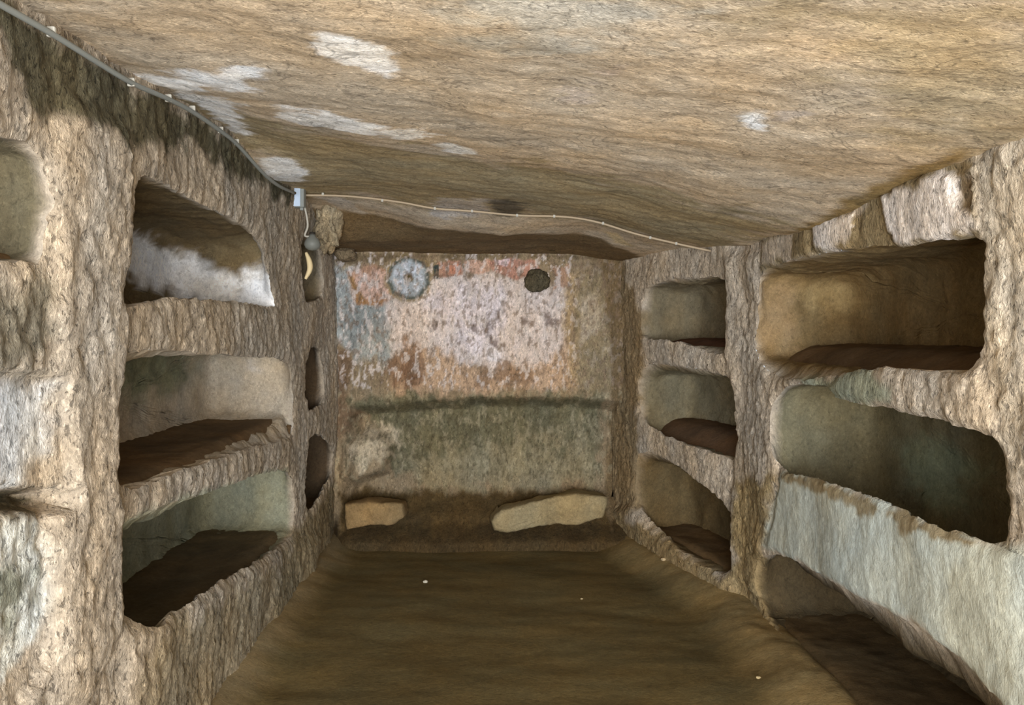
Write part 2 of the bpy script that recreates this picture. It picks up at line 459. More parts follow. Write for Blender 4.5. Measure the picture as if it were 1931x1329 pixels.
# ---- left wall -------------------------------------------------------------
WL = Wall([(-1.06, -3.2), (-1.06, 5.4)], 1)
WL.base = (174, 162, 146)
def bl(x, y, Y, r, col, soft=.25):
    return (at(x, y, Y), np.array(r, float), col, soft)
L_NICHES = [
    dict(px=[(-420, 100), (-200, 165), (0, 256), (40, 262), (75, 290), (95, 340), (97, 400), (92, 450), (82, 502), (60, 495), (0, 486), (-420, 425)],
         zf=1.565, zr=1.84, D=.5, col=(100, 93, 74), label='arched niche with smooth olive grey inside at the left edge'),
    dict(px=[(250, 322), (300, 343), (380, 383), (440, 413), (480, 438), (497, 470), (505, 500), (520, 560), (524, 582), (470, 572), (400, 565), (330, 562), (280, 570), (224, 582), (222, 540), (235, 470), (243, 400)],
         zf=1.475, zr=1.88, D=.5, col=(120, 104, 76), label='niche nearest the ceiling with fluffy white salt crust inside',
         blobs=[bl(490, 545, 3.6, (.14, .12, .13), (248, 249, 252), .35), bl(425, 545, 3.62, (.13, .12, .10), (248, 249, 252), .35),
                bl(360, 525, 3.62, (.11, .14, .10), (248, 249, 252), .35), bl(300, 500, 3.45, (.1, .3, .10), (248, 249, 252), .35),
                bl(250, 478, 3.1, (.1, .3, .09), (248, 249, 252), .3)]),
    dict(px=[(232, 670), (262, 657), (310, 659), (400, 668), (480, 672), (532, 675), (549, 692), (556, 740), (558, 800), (556, 824), (500, 838), (440, 855), (380, 875), (300, 905), (228, 934), (226, 850), (228, 750)],
         zf=.925, zr=1.33, D=.47, col=(180, 168, 150), label='niche with pale pinkish end wall and dark earth floor',
         blobs=[bl(280, 690, 3.2, (.2, .6, .14), (128, 128, 104), .5), bl(460, 690, 3.85, (.16, .1, .06), (206, 200, 196), .5)]),
    dict(px=[(220, 1060), (218, 1025), (228, 990), (300, 958), (400, 925), (500, 893), (540, 885), (556, 900), (561, 960), (556, 1012), (500, 1045), (450, 1075), (400, 1100), (340, 1140), (300, 1165), (265, 1187), (240, 1170), (222, 1130)],
         zf=.33, zr=.80, D=.5, col=(142, 142, 122), bed=(98, 86, 66), label='lowest niche with greenish grey walls and a sloping lip'),
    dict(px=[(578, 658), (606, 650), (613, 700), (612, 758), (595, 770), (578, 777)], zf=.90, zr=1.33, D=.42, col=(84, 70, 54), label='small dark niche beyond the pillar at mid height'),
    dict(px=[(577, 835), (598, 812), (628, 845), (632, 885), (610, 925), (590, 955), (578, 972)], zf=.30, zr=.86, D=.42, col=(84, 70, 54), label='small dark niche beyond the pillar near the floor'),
    dict(px=[(573, 450), (590, 438), (606, 470), (612, 555), (592, 568), (574, 570)], zf=1.58, zr=1.93, D=.4, col=(120, 108, 86), label='small niche beyond the pillar behind the lamp'),
]
G = (112, 104, 82)
WL.relief = [
    (WL.poly([(-900, 690), (0, 700), (60, 702), (122, 712), (132, 760), (138, 900), (128, 935), (0, 945), (-900, 1200)]), -.035, .01),
    (WL.poly([(-900, 1200), (0, 925), (140, 928), (140, 960), (0, 968), (-900, 1240)]), -.10, .014),
    (WL.poly([(-900, 1260), (0, 965), (105, 968), (112, 1100), (105, 1240), (60, 1329), (-900, 2400)]), -.03, .008),
    (WL.poly([(120, 180), (220, 250), (236, 500), (215, 900), (222, 1180), (150, 1329), (110, 1329), (120, 900), (110, 600), (95, 300)]), .025, .03),
    (WL.poly([(220, 1190), (560, 1015), (600, 1010), (520, 1329), (220, 1600)]), .03, .05),
]
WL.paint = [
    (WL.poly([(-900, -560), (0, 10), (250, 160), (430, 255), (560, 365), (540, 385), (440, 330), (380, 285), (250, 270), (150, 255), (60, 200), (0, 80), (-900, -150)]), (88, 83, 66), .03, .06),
    (WL.poly([(-700, 720), (0, 715), (70, 710), (110, 730), (115, 850), (60, 920), (0, 925), (-700, 1000)]), (206, 209, 212), .03, .035),
    (WL.poly([(-700, 1100), (0, 975), (100, 980), (108, 1110), (95, 1200), (0, 1329), (-700, 1700)]), (202, 206, 204), .02, .03),
    (WL.poly([(-900, 1190), (0, 926), (130, 928), (138, 958), (0, 966), (-900, 1240)]), (92, 84, 66), .012, .02),  # recess shade of the slot between the slabs, painted in as dark colour
    (WL.poly([(0, 1050), (80, 1060), (90, 1140), (0, 1180), (-100, 1150)]), (132, 136, 126), .04, .10),
    (WL.poly([(-300, 560), (0, 530), (90, 560), (110, 640), (60, 700), (-300, 700)]), (128, 122, 108), .05, .08),
    (WL.poly([(225, 985), (330, 945), (545, 880), (548, 900), (300, 975), (222, 1030)]), (158, 158, 138), .02, .03),
    (WL.poly([(260, 1200), (560, 1040), (640, 1000), (640, 1100), (430, 1400), (200, 1500)]), (150, 138, 116), .08, .10),
    (WL.poly([(556, 1000), (575, 980), (640, 900), (660, 1060), (520, 1250), (500, 1150)]), (140, 128, 104), .06, .06),
]
LP = [('pillar', 'rough beige pillar between the two columns of niches', [(95, 235), (222, 262), (243, 400), (222, 540), (228, 750), (226, 860), (218, 1025), (222, 1130), (235, 1329), (110, 1329), (138, 920), (132, 740), (110, 600), (84, 505), (98, 400)], None),
      ('plaster_slab', 'whitish slab closing the niche at mid height', [(-900, 700), (0, 700), (122, 712), (135, 900), (128, 932), (0, 942), (-900, 1120)], None),
      ('plaster_slab', 'whitish pitted slab closing the lowest niche', [(-900, 1290), (0, 962), (106, 966), (112, 1100), (104, 1240), (60, 1400), (-900, 2600)], None),
      ('ledge', 'rough ledge under the salt crusted niche', [(226, 583), (330, 563), (400, 566), (524, 583), (553, 640), (556, 690), (532, 674), (400, 667), (262, 656), (230, 668)], None),
      ('ledge', 'sloping bright ledge under the middle niche', [(226, 936), (300, 906), (440, 856), (556, 826), (558, 905), (540, 884), (400, 924), (228, 989)], None),
      ('pillar', 'narrow pillar at the end of the middle niches', [(500, 400), (560, 368), (573, 440), (576, 660), (577, 830), (578, 975), (570, 1060), (556, 1015), (561, 960), (557, 820), (557, 740), (550, 690), (524, 583), (505, 500)], None)]
WL.parts = LP
WL.calm = [WL.poly(LP[1][2])]
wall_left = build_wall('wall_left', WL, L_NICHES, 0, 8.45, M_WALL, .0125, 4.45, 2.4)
tag(wall_left, 'left rock wall carved with stacked burial niches', 'wall', kind='structure')

# ---- right wall ------------------------------------------------------------
WR = Wall([(1.26, -3.2), (1.26, 3.7), (.82, 5.2)], -1)
WR.base = (188, 175, 158)
R_NICHES = [
    dict(px=[(1432, 507), (1500, 490), (1560, 476), (1650, 463), (1700, 468), (1760, 455), (1850, 438), (1853, 480), (1848, 560), (1850, 620), (1842, 680), (1822, 706), (1760, 698), (1680, 690), (1600, 700), (1540, 716), (1470, 716), (1440, 690), (1422, 655), (1428, 580)],
         zf=1.265, zr=1.70, D=.46, zb=1.345, ramp=.3, ea=.05, col=(132, 112, 78), bed=(106, 86, 64), label='long niche under the flaked plaster with dark brown floor',
         blobs=[bl(1560, 560, 3.75, (.22, .3, .1), (168, 148, 108), .6), bl(1460, 600, 3.55, (.12, .1, .16), (154, 132, 100), .5)]),
    dict(px=[(1462, 745), (1500, 722), (1560, 728), (1582, 755), (1680, 770), (1760, 790), (1840, 810), (1885, 832), (1888, 900), (1893, 1000), (1885, 1027), (1840, 1014), (1760, 987), (1700, 962), (1640, 932), (1570, 909), (1530, 896), (1478, 890), (1465, 860), (1455, 800)],
         zf=.62, zr=1.19, D=.44, ea=.04, col=(122, 115, 91), bed=(84, 68, 50), label='niche behind the white plastered parapet',
         blobs=[bl(1790, 890, 2.85, (.25, .24, .13), (136, 142, 118), .35), bl(1520, 800, 3.6, (.2, .1, .14), (142, 138, 114), .5)]),
    dict(px=[(1434, 1043), (1490, 1050), (1560, 1090), (1650, 1140), (1750, 1195), (1830, 1262), (1890, 1329), (1930, 1400), (1935, 1600), (1900, 1640), (1700, 1430), (1580, 1310), (1500, 1230), (1440, 1165), (1422, 1110)],
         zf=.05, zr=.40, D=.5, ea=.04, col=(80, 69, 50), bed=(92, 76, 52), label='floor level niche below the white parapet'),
    dict(px=[(1222, 540), (1262, 527), (1320, 522), (1362, 522), (1370, 545), (1370, 600), (1371, 664), (1350, 668), (1310, 652), (1260, 640), (1213, 640), (1207, 600), (1215, 565)],
         zf=1.325, zr=1.70, D=.36, zb=1.365, ramp=.25, ea=.0, eb=-.06, col=(130, 118, 94), bed=(112, 82, 66), label='far niche nearest the ceiling beside the painted wall'),
    dict(px=[(1206, 702), (1228, 682), (1280, 690), (1330, 697), (1386, 714), (1389, 780), (1388, 870), (1340, 852), (1290, 838), (1240, 815), (1212, 790), (1203, 740)],
         zf=.76, zr=1.17, D=.36, zb=.85, ramp=.25, ea=.0, eb=-.06, col=(126, 117, 94), bed=(104, 82, 62), label='far niche at mid height with reddish earth floor'),
    dict(px=[(1210, 845), (1260, 870), (1320, 910), (1372, 952), (1383, 1000), (1379, 1076), (1365, 1086), (1310, 1050), (1250, 1005), (1215, 965), (1200, 945), (1200, 880)],
         zf=.14, zr=.60, D=.36, ea=.0, eb=-.06, col=(106, 90, 62), bed=(104, 84, 58), label='far niche near the floor behind a crumbled lip'),
]
WR.relief = [
    (WR.poly([(1480, 892), (1530, 897), (1640, 934), (1760, 988), (1890, 1030), (2300, 1150), (2300, 1800), (1890, 1329), (1750, 1195), (1560, 1090), (1450, 1032)]), .015, .02),
    (WR.poly([(1372, 480), (1432, 480), (1425, 650), (1465, 740), (1470, 900), (1440, 1040), (1425, 1120), (1380, 1090), (1388, 800), (1372, 660)]), .02, .03),
    (WR.poly([(1440, 430), (1530, 400), (1535, 480), (1440, 505)]), .015, .01),
    (WR.poly([(1536, 412), (1612, 400), (1615, 440), (1600, 470), (1545, 474)]), .016, .008),
    (WR.poly([(1668, 372), (1720, 335), (1845, 320), (1850, 430), (1800, 448), (1690, 466), (1672, 430)]), .016, .008),
    (WR.poly([(1800, 320), (1842, 330), (1838, 400), (1815, 395)]), -.02, .012),
    (WR.poly([(1562, 735), (1600, 692), (1860, 700), (1880, 820), (1700, 770)]), .015, .02),
    (WR.poly([(1150, 960), (1200, 955), (1250, 1010), (1380, 1090), (1400, 1160), (1145, 1060)]), .05, .04),
]
WHT = (230, 221, 214)
WR.paint = [
    (WR.poly([(1436, 455), (1530, 400), (1620, 400), (1680, 330), (1850, 290), (1850, 445), (1700, 470), (1560, 480), (1436, 510)]), (146, 130, 100), .015, .02),
    (WR.poly([(1440, 452), (1500, 440), (1500, 490), (1440, 500)]), (198, 182, 162), .012, .03),
    (WR.poly([(1536, 412), (1612, 400), (1615, 440), (1600, 470), (1545, 474)]), WHT, .010, .03),
    (WR.poly([(1672, 372), (1720, 340), (1845, 330), (1850, 430), (1800, 448), (1690, 466), (1674, 430)]), WHT, .010, .03),
    (WR.poly([(1808, 325), (1840, 335), (1838, 398), (1816, 392)]), (140, 124, 100), .010, .02),
    (WR.poly([(1850, 290), (2300, 150), (2300, 1000), (1890, 900), (1850, 500)]), (196, 184, 166), .03, .05),
    (WR.poly([(1478, 888), (1530, 896), (1640, 934), (1760, 988), (1890, 1030), (2300, 1100), (2300, 1900), (1900, 1340), (1750, 1192), (1560, 1088), (1440, 1025)]), (190, 196, 188), .014, .02),
    (WR.poly([(1480, 890), (1570, 908), (1700, 962), (1885, 1030), (1885, 1045), (1690, 985), (1560, 930), (1480, 905)]), (150, 138, 112), .006, .03),
    (WR.poly([(1480, 700), (1560, 720), (1640, 700), (1700, 730), (1690, 765), (1560, 755)]), (156, 160, 142), .02, .03),
    (WR.poly([(1120, 480), (1180, 490), (1215, 600), (1205, 830), (1210, 960), (1120, 1050), (1100, 700)]), (144, 126, 98), .03, .05),
    (WR.poly([(1390, 900), (1470, 900), (1440, 1030), (1480, 1200), (1600, 1400), (1300, 1100), (1385, 1080)]), (154, 136, 102), .04, .06),
    (WR.poly([(1140, 950), (1260, 1010), (1380, 1090), (1380, 1140), (1140, 1080)]), (148, 130, 98), .03, .05),
]
WR.calm = [WR.poly([(1480, 891), (1640, 934), (1760, 988), (1886, 1030), (2500, 1240), (2500, 2000), (1890, 1328), (1750, 1194), (1560, 1089), (1440, 1036)]), WR.poly([(1436, 300), (1846, 230), (1848, 437), (1700, 467), (1560, 475), (1436, 503)]), WR.poly([(1480, 700), (1560, 700), (1700, 700), (1700, 775), (1560, 755)])]
WR.parts = [
    ('pillar', 'pale pillar dividing the near and far niches', [(1372, 480), (1432, 500), (1428, 580), (1422, 655), (1440, 690), (1466, 718), (1455, 800), (1465, 860), (1478, 892), (1440, 1030), (1422, 1110), (1440, 1170), (1380, 1100), (1383, 1000), (1375, 950), (1389, 870), (1388, 715), (1372, 664)], None),
    ('parapet', 'white plastered parapet in front of the middle niche', [(1480, 891), (1530, 897), (1640, 934), (1760, 988), (1840, 1015), (1886, 1030), (2500, 1240), (2500, 2000), (1930, 1390), (1890, 1328), (1830, 1261), (1750, 1194), (1650, 1139), (1560, 1089), (1440, 1036)], M_PLASTER),
    ('ledge', 'ledge with grey green plaster under the long niche', [(1466, 717), (1540, 717), (1600, 701), (1680, 691), (1822, 707), (1870, 720), (1884, 830), (1760, 789), (1582, 754), (1560, 727), (1500, 721)], None),
    ('lintel', 'broken strip of white plaster below the ceiling', [(1432, 505), (1500, 489), (1560, 475), (1650, 462), (1700, 467), (1850, 437), (1852, 300), (1680, 330), (1600, 400), (1440, 445)], None),
    ('ledge', 'crumbling ledge under the far upper niche', [(1200, 645), (1213, 641), (1260, 641), (1310, 653), (1372, 669), (1386, 712), (1330, 696), (1228, 681), (1204, 702)], None),
    ('ledge', 'jagged ledge under the far middle niche', [(1203, 792), (1240, 816), (1290, 839), (1388, 871), (1374, 952), (1320, 909), (1260, 869), (1206, 843)], None),
]
wall_right = build_wall('wall_right', WR, R_NICHES, 0, 8.4, M_WALL, .0125, 4.5, 2.1)
tag(wall_right, 'right rock wall carved with stacked burial niches', 'wall', kind='structure')

# ------------------------------------------------------------------ ceiling mesh
def grid_mesh(xs, ys, zf):
    X, Y = np.meshgrid(xs, ys, indexing='ij'); x, y = X.ravel(), Y.ravel(); z = zf(x, y); ny = len(ys)
    i, j = np.meshgrid(np.arange(len(xs) - 1), np.arange(ny - 1), indexing='ij'); i, j = i.ravel(), j.ravel()
    Fq = np.stack([i * ny + j, (i + 1) * ny + j, (i + 1) * ny + j + 1, i * ny + j + 1], 1)
    return np.stack([x, y, z], 1), Fq
xs = np.arange(-1.35, 1.75, .016); ys = np.r_[np.arange(-3.25, .9, .09), np.arange(.9, 5.45, .016)]
V, Fq = grid_mesh(xs, ys, ceil_z)
q = np.c_[V[:, 0] * .6, V[:, 1], np.zeros(len(V))]
C = np.tile(lin((197, 180, 157)), (len(V), 1))
def cpaint(px, col, soft, wob, k=1.0, bias=0.0):
    global C
    pl = np.array([ceil_hit(x, y)[:2] for x, y in px])
    w = k * smooth(-soft, soft, sdist(pl, V[:, :2]) + bias + wob * fbm(q, 9, 4, .65, 40.0 + px[0][0] * .01))[:, None]
    C = C * (1 - w) + lin(col) * w
cpaint([(1450, 2), (1931, 2), (2100, 200), (1900, 290), (1820, 290), (1700, 240), (1600, 120)], (182, 165, 136), .15, .2)
cpaint([(880, 2), (1250, 2), (1200, 70), (1000, 95), (900, 70)], (184, 176, 162), .06, .15)
cpaint([(950, 180), (1250, 140), (1300, 260), (1000, 330)], (206, 188, 164), .15, .2)
cpaint([(250, 160), (560, 365), (1000, 400), (1350, 470), (1500, 430), (1100, 330), (800, 290), (560, 250)], (172, 157, 126), .1, .2)
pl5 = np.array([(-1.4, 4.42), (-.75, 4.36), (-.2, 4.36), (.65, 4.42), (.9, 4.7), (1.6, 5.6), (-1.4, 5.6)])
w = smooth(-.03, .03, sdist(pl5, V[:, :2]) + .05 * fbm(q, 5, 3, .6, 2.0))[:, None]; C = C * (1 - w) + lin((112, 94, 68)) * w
WP = (255, 254, 255)
for px, s, wb in (([(596, 82), (650, 66), (700, 85), (740, 120), (735, 148), (690, 130), (640, 108)], .012, .05),
                  ([(250, 150), (330, 138), (470, 135), (460, 158), (350, 172), (300, 162)], .02, .06),
                  ([(330, 165), (430, 190), (460, 215), (450, 245), (410, 222), (370, 195)], .02, .06),
                  ([(540, 205), (620, 205), (700, 230), (690, 245), (600, 228), (548, 218)], .016, .05),
                  ([(690, 235), (800, 240), (830, 252), (720, 250)], .016, .06),
                  ([(810, 268), (860, 272), (885, 290), (840, 285)], .012, .05),
                  ([(497, 305), (545, 302), (580, 322), (560, 340), (520, 342), (508, 325)], .018, .04),
                  ([(1398, 222), (1425, 218), (1448, 240), (1430, 248), (1402, 240)], .008, .03)):
    cpaint(px, WP, s, wb, 1.0, .012)
cpaint([(1060, 195), (1120, 150), (1170, 125), (1160, 150), (1090, 195)], (206, 190, 176), .02, .06, .8)
cpaint([(1440, 235), (1510, 205), (1530, 215), (1470, 240)], (206, 196, 190), .015, .05, .6)
cpaint([(800, 395), (830, 380), (930, 375), (920, 400), (840, 410)], (196, 190, 186), .03, .06, .8)
cpaint([(590, 366), (640, 368), (690, 402), (640, 395)], (204, 196, 186), .015, .02, .8)
cpaint([(925, 385), (960, 376), (992, 388), (970, 402), (935, 402)], (84, 78, 70), .03, .06, .8)
cpaint([(1140, 438), (1165, 442), (1195, 466), (1160, 458)], (212, 190, 150), .012, .02)
cpaint([(1480, 440), (1680, 330), (1820, 285), (1800, 330), (1650, 385), (1530, 430)], (142, 120, 80), .03, .04)
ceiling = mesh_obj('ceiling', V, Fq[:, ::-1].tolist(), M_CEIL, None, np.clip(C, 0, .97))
tag(ceiling, 'tan rock ceiling with scattered white salt patches', 'ceiling', kind='structure')

# ------------------------------------------------------------------ floor
def floor_z(x, y):
    p = np.stack([x * .5, y, 0 * x], 1)
    z = .014 * fbm(p, 1.6, 3, .5, 60.0) + .0025 * fbm(p, 8, 3, .55, 61.0)
    xr = np.interp(y, [3.7, 5.2], [1.26, .82])
    w = .05 * fbm(np.stack([x, y, 0 * x], 1), 2.0, 2, .4, 66.0); g = fbm(np.stack([x, y, 0 * x], 1), 14, 3, .6, 67.0)
    return z + (.085 + .10 * w + .005 * g) * smooth(xr - .30 + w, xr - .03 + w, x) * smooth(xr + .16, xr + .03, x + .4 * w) + .07 * smooth(-.84, -1.1, x)
xs = np.arange(-1.25, 1.45, .02); ys = np.r_[np.arange(-3.25, 1.8, .1), np.arange(1.8, 5.5, .02)]
V, Fq = grid_mesh(xs, ys, floor_z)
q = np.c_[V[:, 0] * .5, V[:, 1], np.zeros(len(V))]
C = np.tile(lin((104, 91, 60)), (len(V), 1)) * (1 + .16 * fbm(q, 3, 4, .6, 70.0))[:, None]
xr = np.interp(V[:, 1], [3.7, 5.2], [1.26, .82])
w = (smooth(xr - .3, xr - .08, V[:, 0] + .06 * fbm(q, 6, 3, .6, 71.0)) * .8)[:, None]; C = C * (1 - w) + lin((142, 122, 84)) * w
w = (smooth(-.86, -1.02, V[:, 0] + .05 * fbm(q, 6, 3, .6, 72.0)) * .8)[:, None]; C = C * (1 - w) + lin((140, 124, 94)) * w
floor = mesh_obj('floor', V, Fq.tolist(), M_DIRT, None, C)
tag(floor, 'dark olive brown packed earth floor', 'floor', kind='structure')

# ------------------------------------------------------------------ back wall with painted plaster
YB = 5.0
def bpt(x, y): p = at(x, y, YB); return np.array([p[0], p[2]])
def bpoly(px): return np.array([bpt(x, y) for x, y in px])
xs = np.arange(-1.15, .945, .0085); zs = np.arange(-.06, 2.12, .0085)
X, Z = np.meshgrid(xs, zs, indexing='ij'); xz = np.c_[X.ravel(), Z.ravel()]
q = np.c_[xz[:, 0], xz[:, 1] * .5, np.full(len(xz), 80.)]; q1 = np.c_[xz, np.full(len(xz), 81.)]
wob = .012 * fbm(q1, 7, 3, .6, 3.0)
dpt = .016 * fbm(q1, 2.2, 2, .5, 1.0) + .008 * fbm(q, 9, 3, .6, 2.0) + .005 * fbm(q, 26, 3, .6, 5.0) + .0025 * ridged(q, 45, 1.0)
REC = bpoly([(655, 764), (760, 756), (900, 746), (1075, 746), (1148, 752), (1200, 760), (1200, 1010), (640, 1010), (640, 960)])
sd = sdist(REC, xz) + wob
dpt -= .17 * smooth(-.005, .10, sd)
PAN = bpoly([(738, 522), (1062, 518), (1075, 735), (745, 740)])
dpt += .006 * smooth(-.004, .006, sdist(PAN, xz) + wob * .5)
LUMP = bpoly([(648, 830), (690, 808), (735, 820), (745, 860), (730, 900), (660, 930), (640, 900)])
dpt += .13 * smooth(-.01, .08, sdist(LUMP, xz) + wob)
BLK = bpoly([(620, 480), (740, 480), (735, 570), (700, 590), (625, 600)])
# stepped foot of the wall
dpt += .20 * smooth(.34, .10, xz[:, 1] + 2 * wob) * smooth(-1.1, -.95, xz[:, 0])
V = np.c_[xz[:, 0], YB - dpt, xz[:, 1]]
C = np.tile(lin((150, 132, 106)), (len(V), 1))
def bp(px, col, soft, wb, k=1.0, s=9):
    global C
    w = k * smooth(-soft, soft, sdist(bpoly(px), xz) + wb * fbm(q, s, 4, .62, px[0][0] * .013 + px[0][1] * .03))[:, None]
    C = C * (1 - w) + lin(col) * w
bp([(610, 500), (665, 500), (735, 560), (745, 680), (690, 690), (620, 640)], (170, 173, 170), .05, .07)
bp([(640, 560), (735, 570), (735, 650), (660, 640)], (148, 152, 150), .04, .09)
bp([(735, 545), (850, 518), (985, 518), (1065, 540), (1075, 700), (980, 720), (900, 690), (820, 690), (750, 690), (738, 620)], (224, 209, 202), .05, .06)
bp([(800, 560), (950, 530), (960, 640), (900, 690), (860, 640)], (232, 220, 222), .06, .09)
bp([(740, 665), (800, 655), (900, 690), (1010, 690), (1075, 640), (1085, 730), (900, 742), (750, 740)], (196, 166, 138), .05, .07)
bp([(738, 655), (770, 645), (800, 660), (790, 720), (745, 730)], (154, 124, 100), .035, .08)
bp([(905, 690), (1000, 690), (1010, 722), (900, 725)], (146, 118, 94), .02, .06, .8)
bp([(915, 650), (950, 655), (945, 685), (915, 680)], (238, 230, 232), .012, .03)
bp([(760, 690), (780, 670), (800, 690), (770, 735)], (112, 86, 68), .012, .06, .6)
for px in ([(910, 595), (918, 590), (925, 640), (950, 650), (945, 660), (918, 645)], [(885, 612), (900, 610), (900, 628), (888, 626)], [(985, 600), (998, 598), (1000, 612), (986, 614)], [(815, 612), (826, 605), (828, 616), (816, 622)], [(935, 585), (945, 580), (945, 600), (937, 602)], [(1025, 590), (1045, 600), (1055, 620), (1030, 615)]):
    bp(px, (124, 108, 102), .014, .03, .8, 18)
bp([(1062, 520), (1090, 510), (1095, 700), (1072, 735)], (184, 160, 126), .03, .04)
bp([(1090, 520), (1160, 500), (1165, 740), (1090, 735)], (150, 134, 106), .02, .05)
bp([(1095, 560), (1130, 555), (1130, 620), (1100, 640)], (180, 164, 140), .02, .05)
# red and orange bands along the top
bp([(822, 494), (870, 490), (875, 520), (830, 524)], (190, 146, 124), .008, .02)
bp([(915, 490), (1010, 488), (1020, 510), (975, 528), (930, 512)], (190, 144, 126), .008, .02)
bp([(845, 500), (868, 498), (868, 514), (846, 516)], (214, 150, 122), .004, .01)
bp([(875, 492), (915, 488), (925, 512), (880, 516)], (206, 168, 146), .008, .02)
bp([(930, 488), (960, 488), (955, 500), (935, 500)], (226, 200, 204), .004, .01)
bp([(1040, 500), (1075, 498), (1072, 540), (1045, 545)], (180, 142, 118), .008, .03, .8)
bp([(815, 500), (828, 498), (828, 525), (816, 526)], (70, 78, 76), .004, .01)
# flower panel
bp([(656, 512), (700, 500), (742, 505), (740, 560), (722, 575), (672, 568)], (192, 152, 126), .02, .03)
bp([(672, 515), (735, 510), (728, 562), (685, 562)], (216, 182, 166), .010, .05, .9, 16)
bp([(656, 520), (668, 520), (690, 572), (672, 570)], (160, 122, 74), .006, .02, .8)
bp([(672, 564), (722, 566), (718, 576), (674, 574)], (164, 120, 78), .004, .01, .8)
# painted round rosette
rc = bpt(771, 524); rr = np.hypot(xz[:, 0] - rc[0], xz[:, 1] - rc[1]) / (36 * YB / F)
an = np.arctan2(xz[:, 1] - rc[1], xz[:, 0] - rc[0]); rw = rr + .10 * fbm(q1, 16, 3, .6, 9.0)
def rp(w, col):
    global C
    C = C * (1 - w[:, None]) + lin(col) * w[:, None]
rp(smooth(1.36, 1.22, rw) * .8, (150, 132, 96)); rp(smooth(1.18, 1.08, rw) * .9, (104, 110, 104))
rp(smooth(1.05, .8, rw), (178, 186, 194)); rp(.8 * smooth(.0, .8, np.cos(an * 7) + .6 * fbm(q1, 22, 3, .6, 4.0)) * smooth(.9, .75, rw) * smooth(.25, .4, rw), (224, 228, 240))
rp(smooth(.24, .14, rw), (110, 96, 64))
rp(smooth(.95, 1.0, rw) * smooth(1.12, 1.04, rw) * .6, (84, 92, 88))
# lower recess
bp([(650, 752), (900, 748), (1140, 750), (1142, 900), (1000, 900), (740, 900), (700, 800)], (114, 109, 86), .03, .06)
bp([(760, 870), (900, 850), (1130, 820), (1130, 930), (900, 940), (770, 950)], (146, 136, 110), .06, .16, .85)
bp([(648, 830), (700, 805), (740, 825), (740, 870), (660, 880)], (190, 174, 148), .02, .06)
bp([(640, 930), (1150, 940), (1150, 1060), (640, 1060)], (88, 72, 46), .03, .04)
bp([(1130, 480), (1200, 480), (1200, 1040), (1140, 1040), (1160, 760)], (118, 100, 74), .015, .03)
bp([(600, 660), (660, 660), (650, 760), (690, 790), (640, 820), (600, 800)], (126, 104, 82), .03, .04)
bp([(600, 480), (1180, 480), (1180, 492), (1000, 486), (830, 484), (600, 500)], (120, 104, 80), .008, .03)
# flaking of the painted plaster, in its own upright streaks
qs = np.c_[xz[:, 0], xz[:, 1] * .45, np.full(len(xz), 90.)]; up = smooth(1.0, 1.06, xz[:, 1])
f1 = fbm(qs, 26, 4, .65, 1.0); f2 = fbm(qs, 34, 4, .65, 2.0); f3 = fbm(q1, 9, 4, .6, 3.0)
rp((.55 * smooth(.6, .5, xz[:, 0]) + .12) * up * smooth(.18, .42, f1 + .3 * f3), (226, 214, 208)); rp(.62 * up * smooth(.22, .45, f2 - .3 * f3), (132, 112, 94))
mid_ = (1 - up) * smooth(.33, .42, xz[:, 1] + .1 * f3)
rp(.5 * mid_ * smooth(.2, .5, f1 - .4 * f3), (166, 156, 130)); rp(.5 * mid_ * smooth(.25, .5, f2 + .3 * f3), (84, 76, 56))
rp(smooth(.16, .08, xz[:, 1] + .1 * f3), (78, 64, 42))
nz = len(zs); i, j = np.meshgrid(np.arange(len(xs) - 1), np.arange(nz - 1), indexing='ij'); i, j = i.ravel(), j.ravel()
a, b, c_, d = i * nz + j, (i + 1) * nz + j, (i + 1) * nz + j + 1, i * nz + j + 1
T = np.vstack([np.stack([a, b, c_], 1), np.stack([a, c_, d], 1)]); N = vnormals(V, T); C = np.clip(C, .01, .92)
cen = xz[T].mean(1); left = np.ones(len(T), bool); masks = []
MED = np.hypot(cen[:, 0] - rc[0], cen[:, 1] - rc[1]) < 1.2 * 36 * YB / F
FLO = inside(bpoly([(655, 508), (735, 500), (742, 562), (722, 577), (670, 572)]), cen)
BAND = inside(bpoly([(815, 488), (1075, 484), (1078, 545), (1000, 540), (985, 522), (815, 526)]), cen)
PANM = inside(bpoly([(738, 560), (800, 530), (985, 520), (1078, 545), (1085, 738), (742, 742)]), cen)
RECM = sdist(REC, cen) > .005
wall_parts = []
for nm, lab, m in (('painted_rosette', 'round painted blue white rosette', MED), ('painted_flower', 'faded orange and pink painted flower', FLO),
                   ('painted_band', 'red and orange painted band below the ceiling', BAND), ('fresco_panel', 'pale pinkish white fresco panel with flaking stains', PANM),
                   ('recess', 'shallow greenish grey recess below the fresco', RECM)):
    m = m & left; left &= ~m; wall_parts.append((nm, lab, m))
wall_back = sub_mesh('wall_back', V, T, left, M_BACK, None, C, N)
tag(wall_back, 'end wall with faded painted plaster above a recess', 'wall', kind='structure')
for nm, lab, m in wall_parts:
    o = sub_mesh(nm, V, T, m, M_BACK, wall_back, C, N); o['label'] = lab

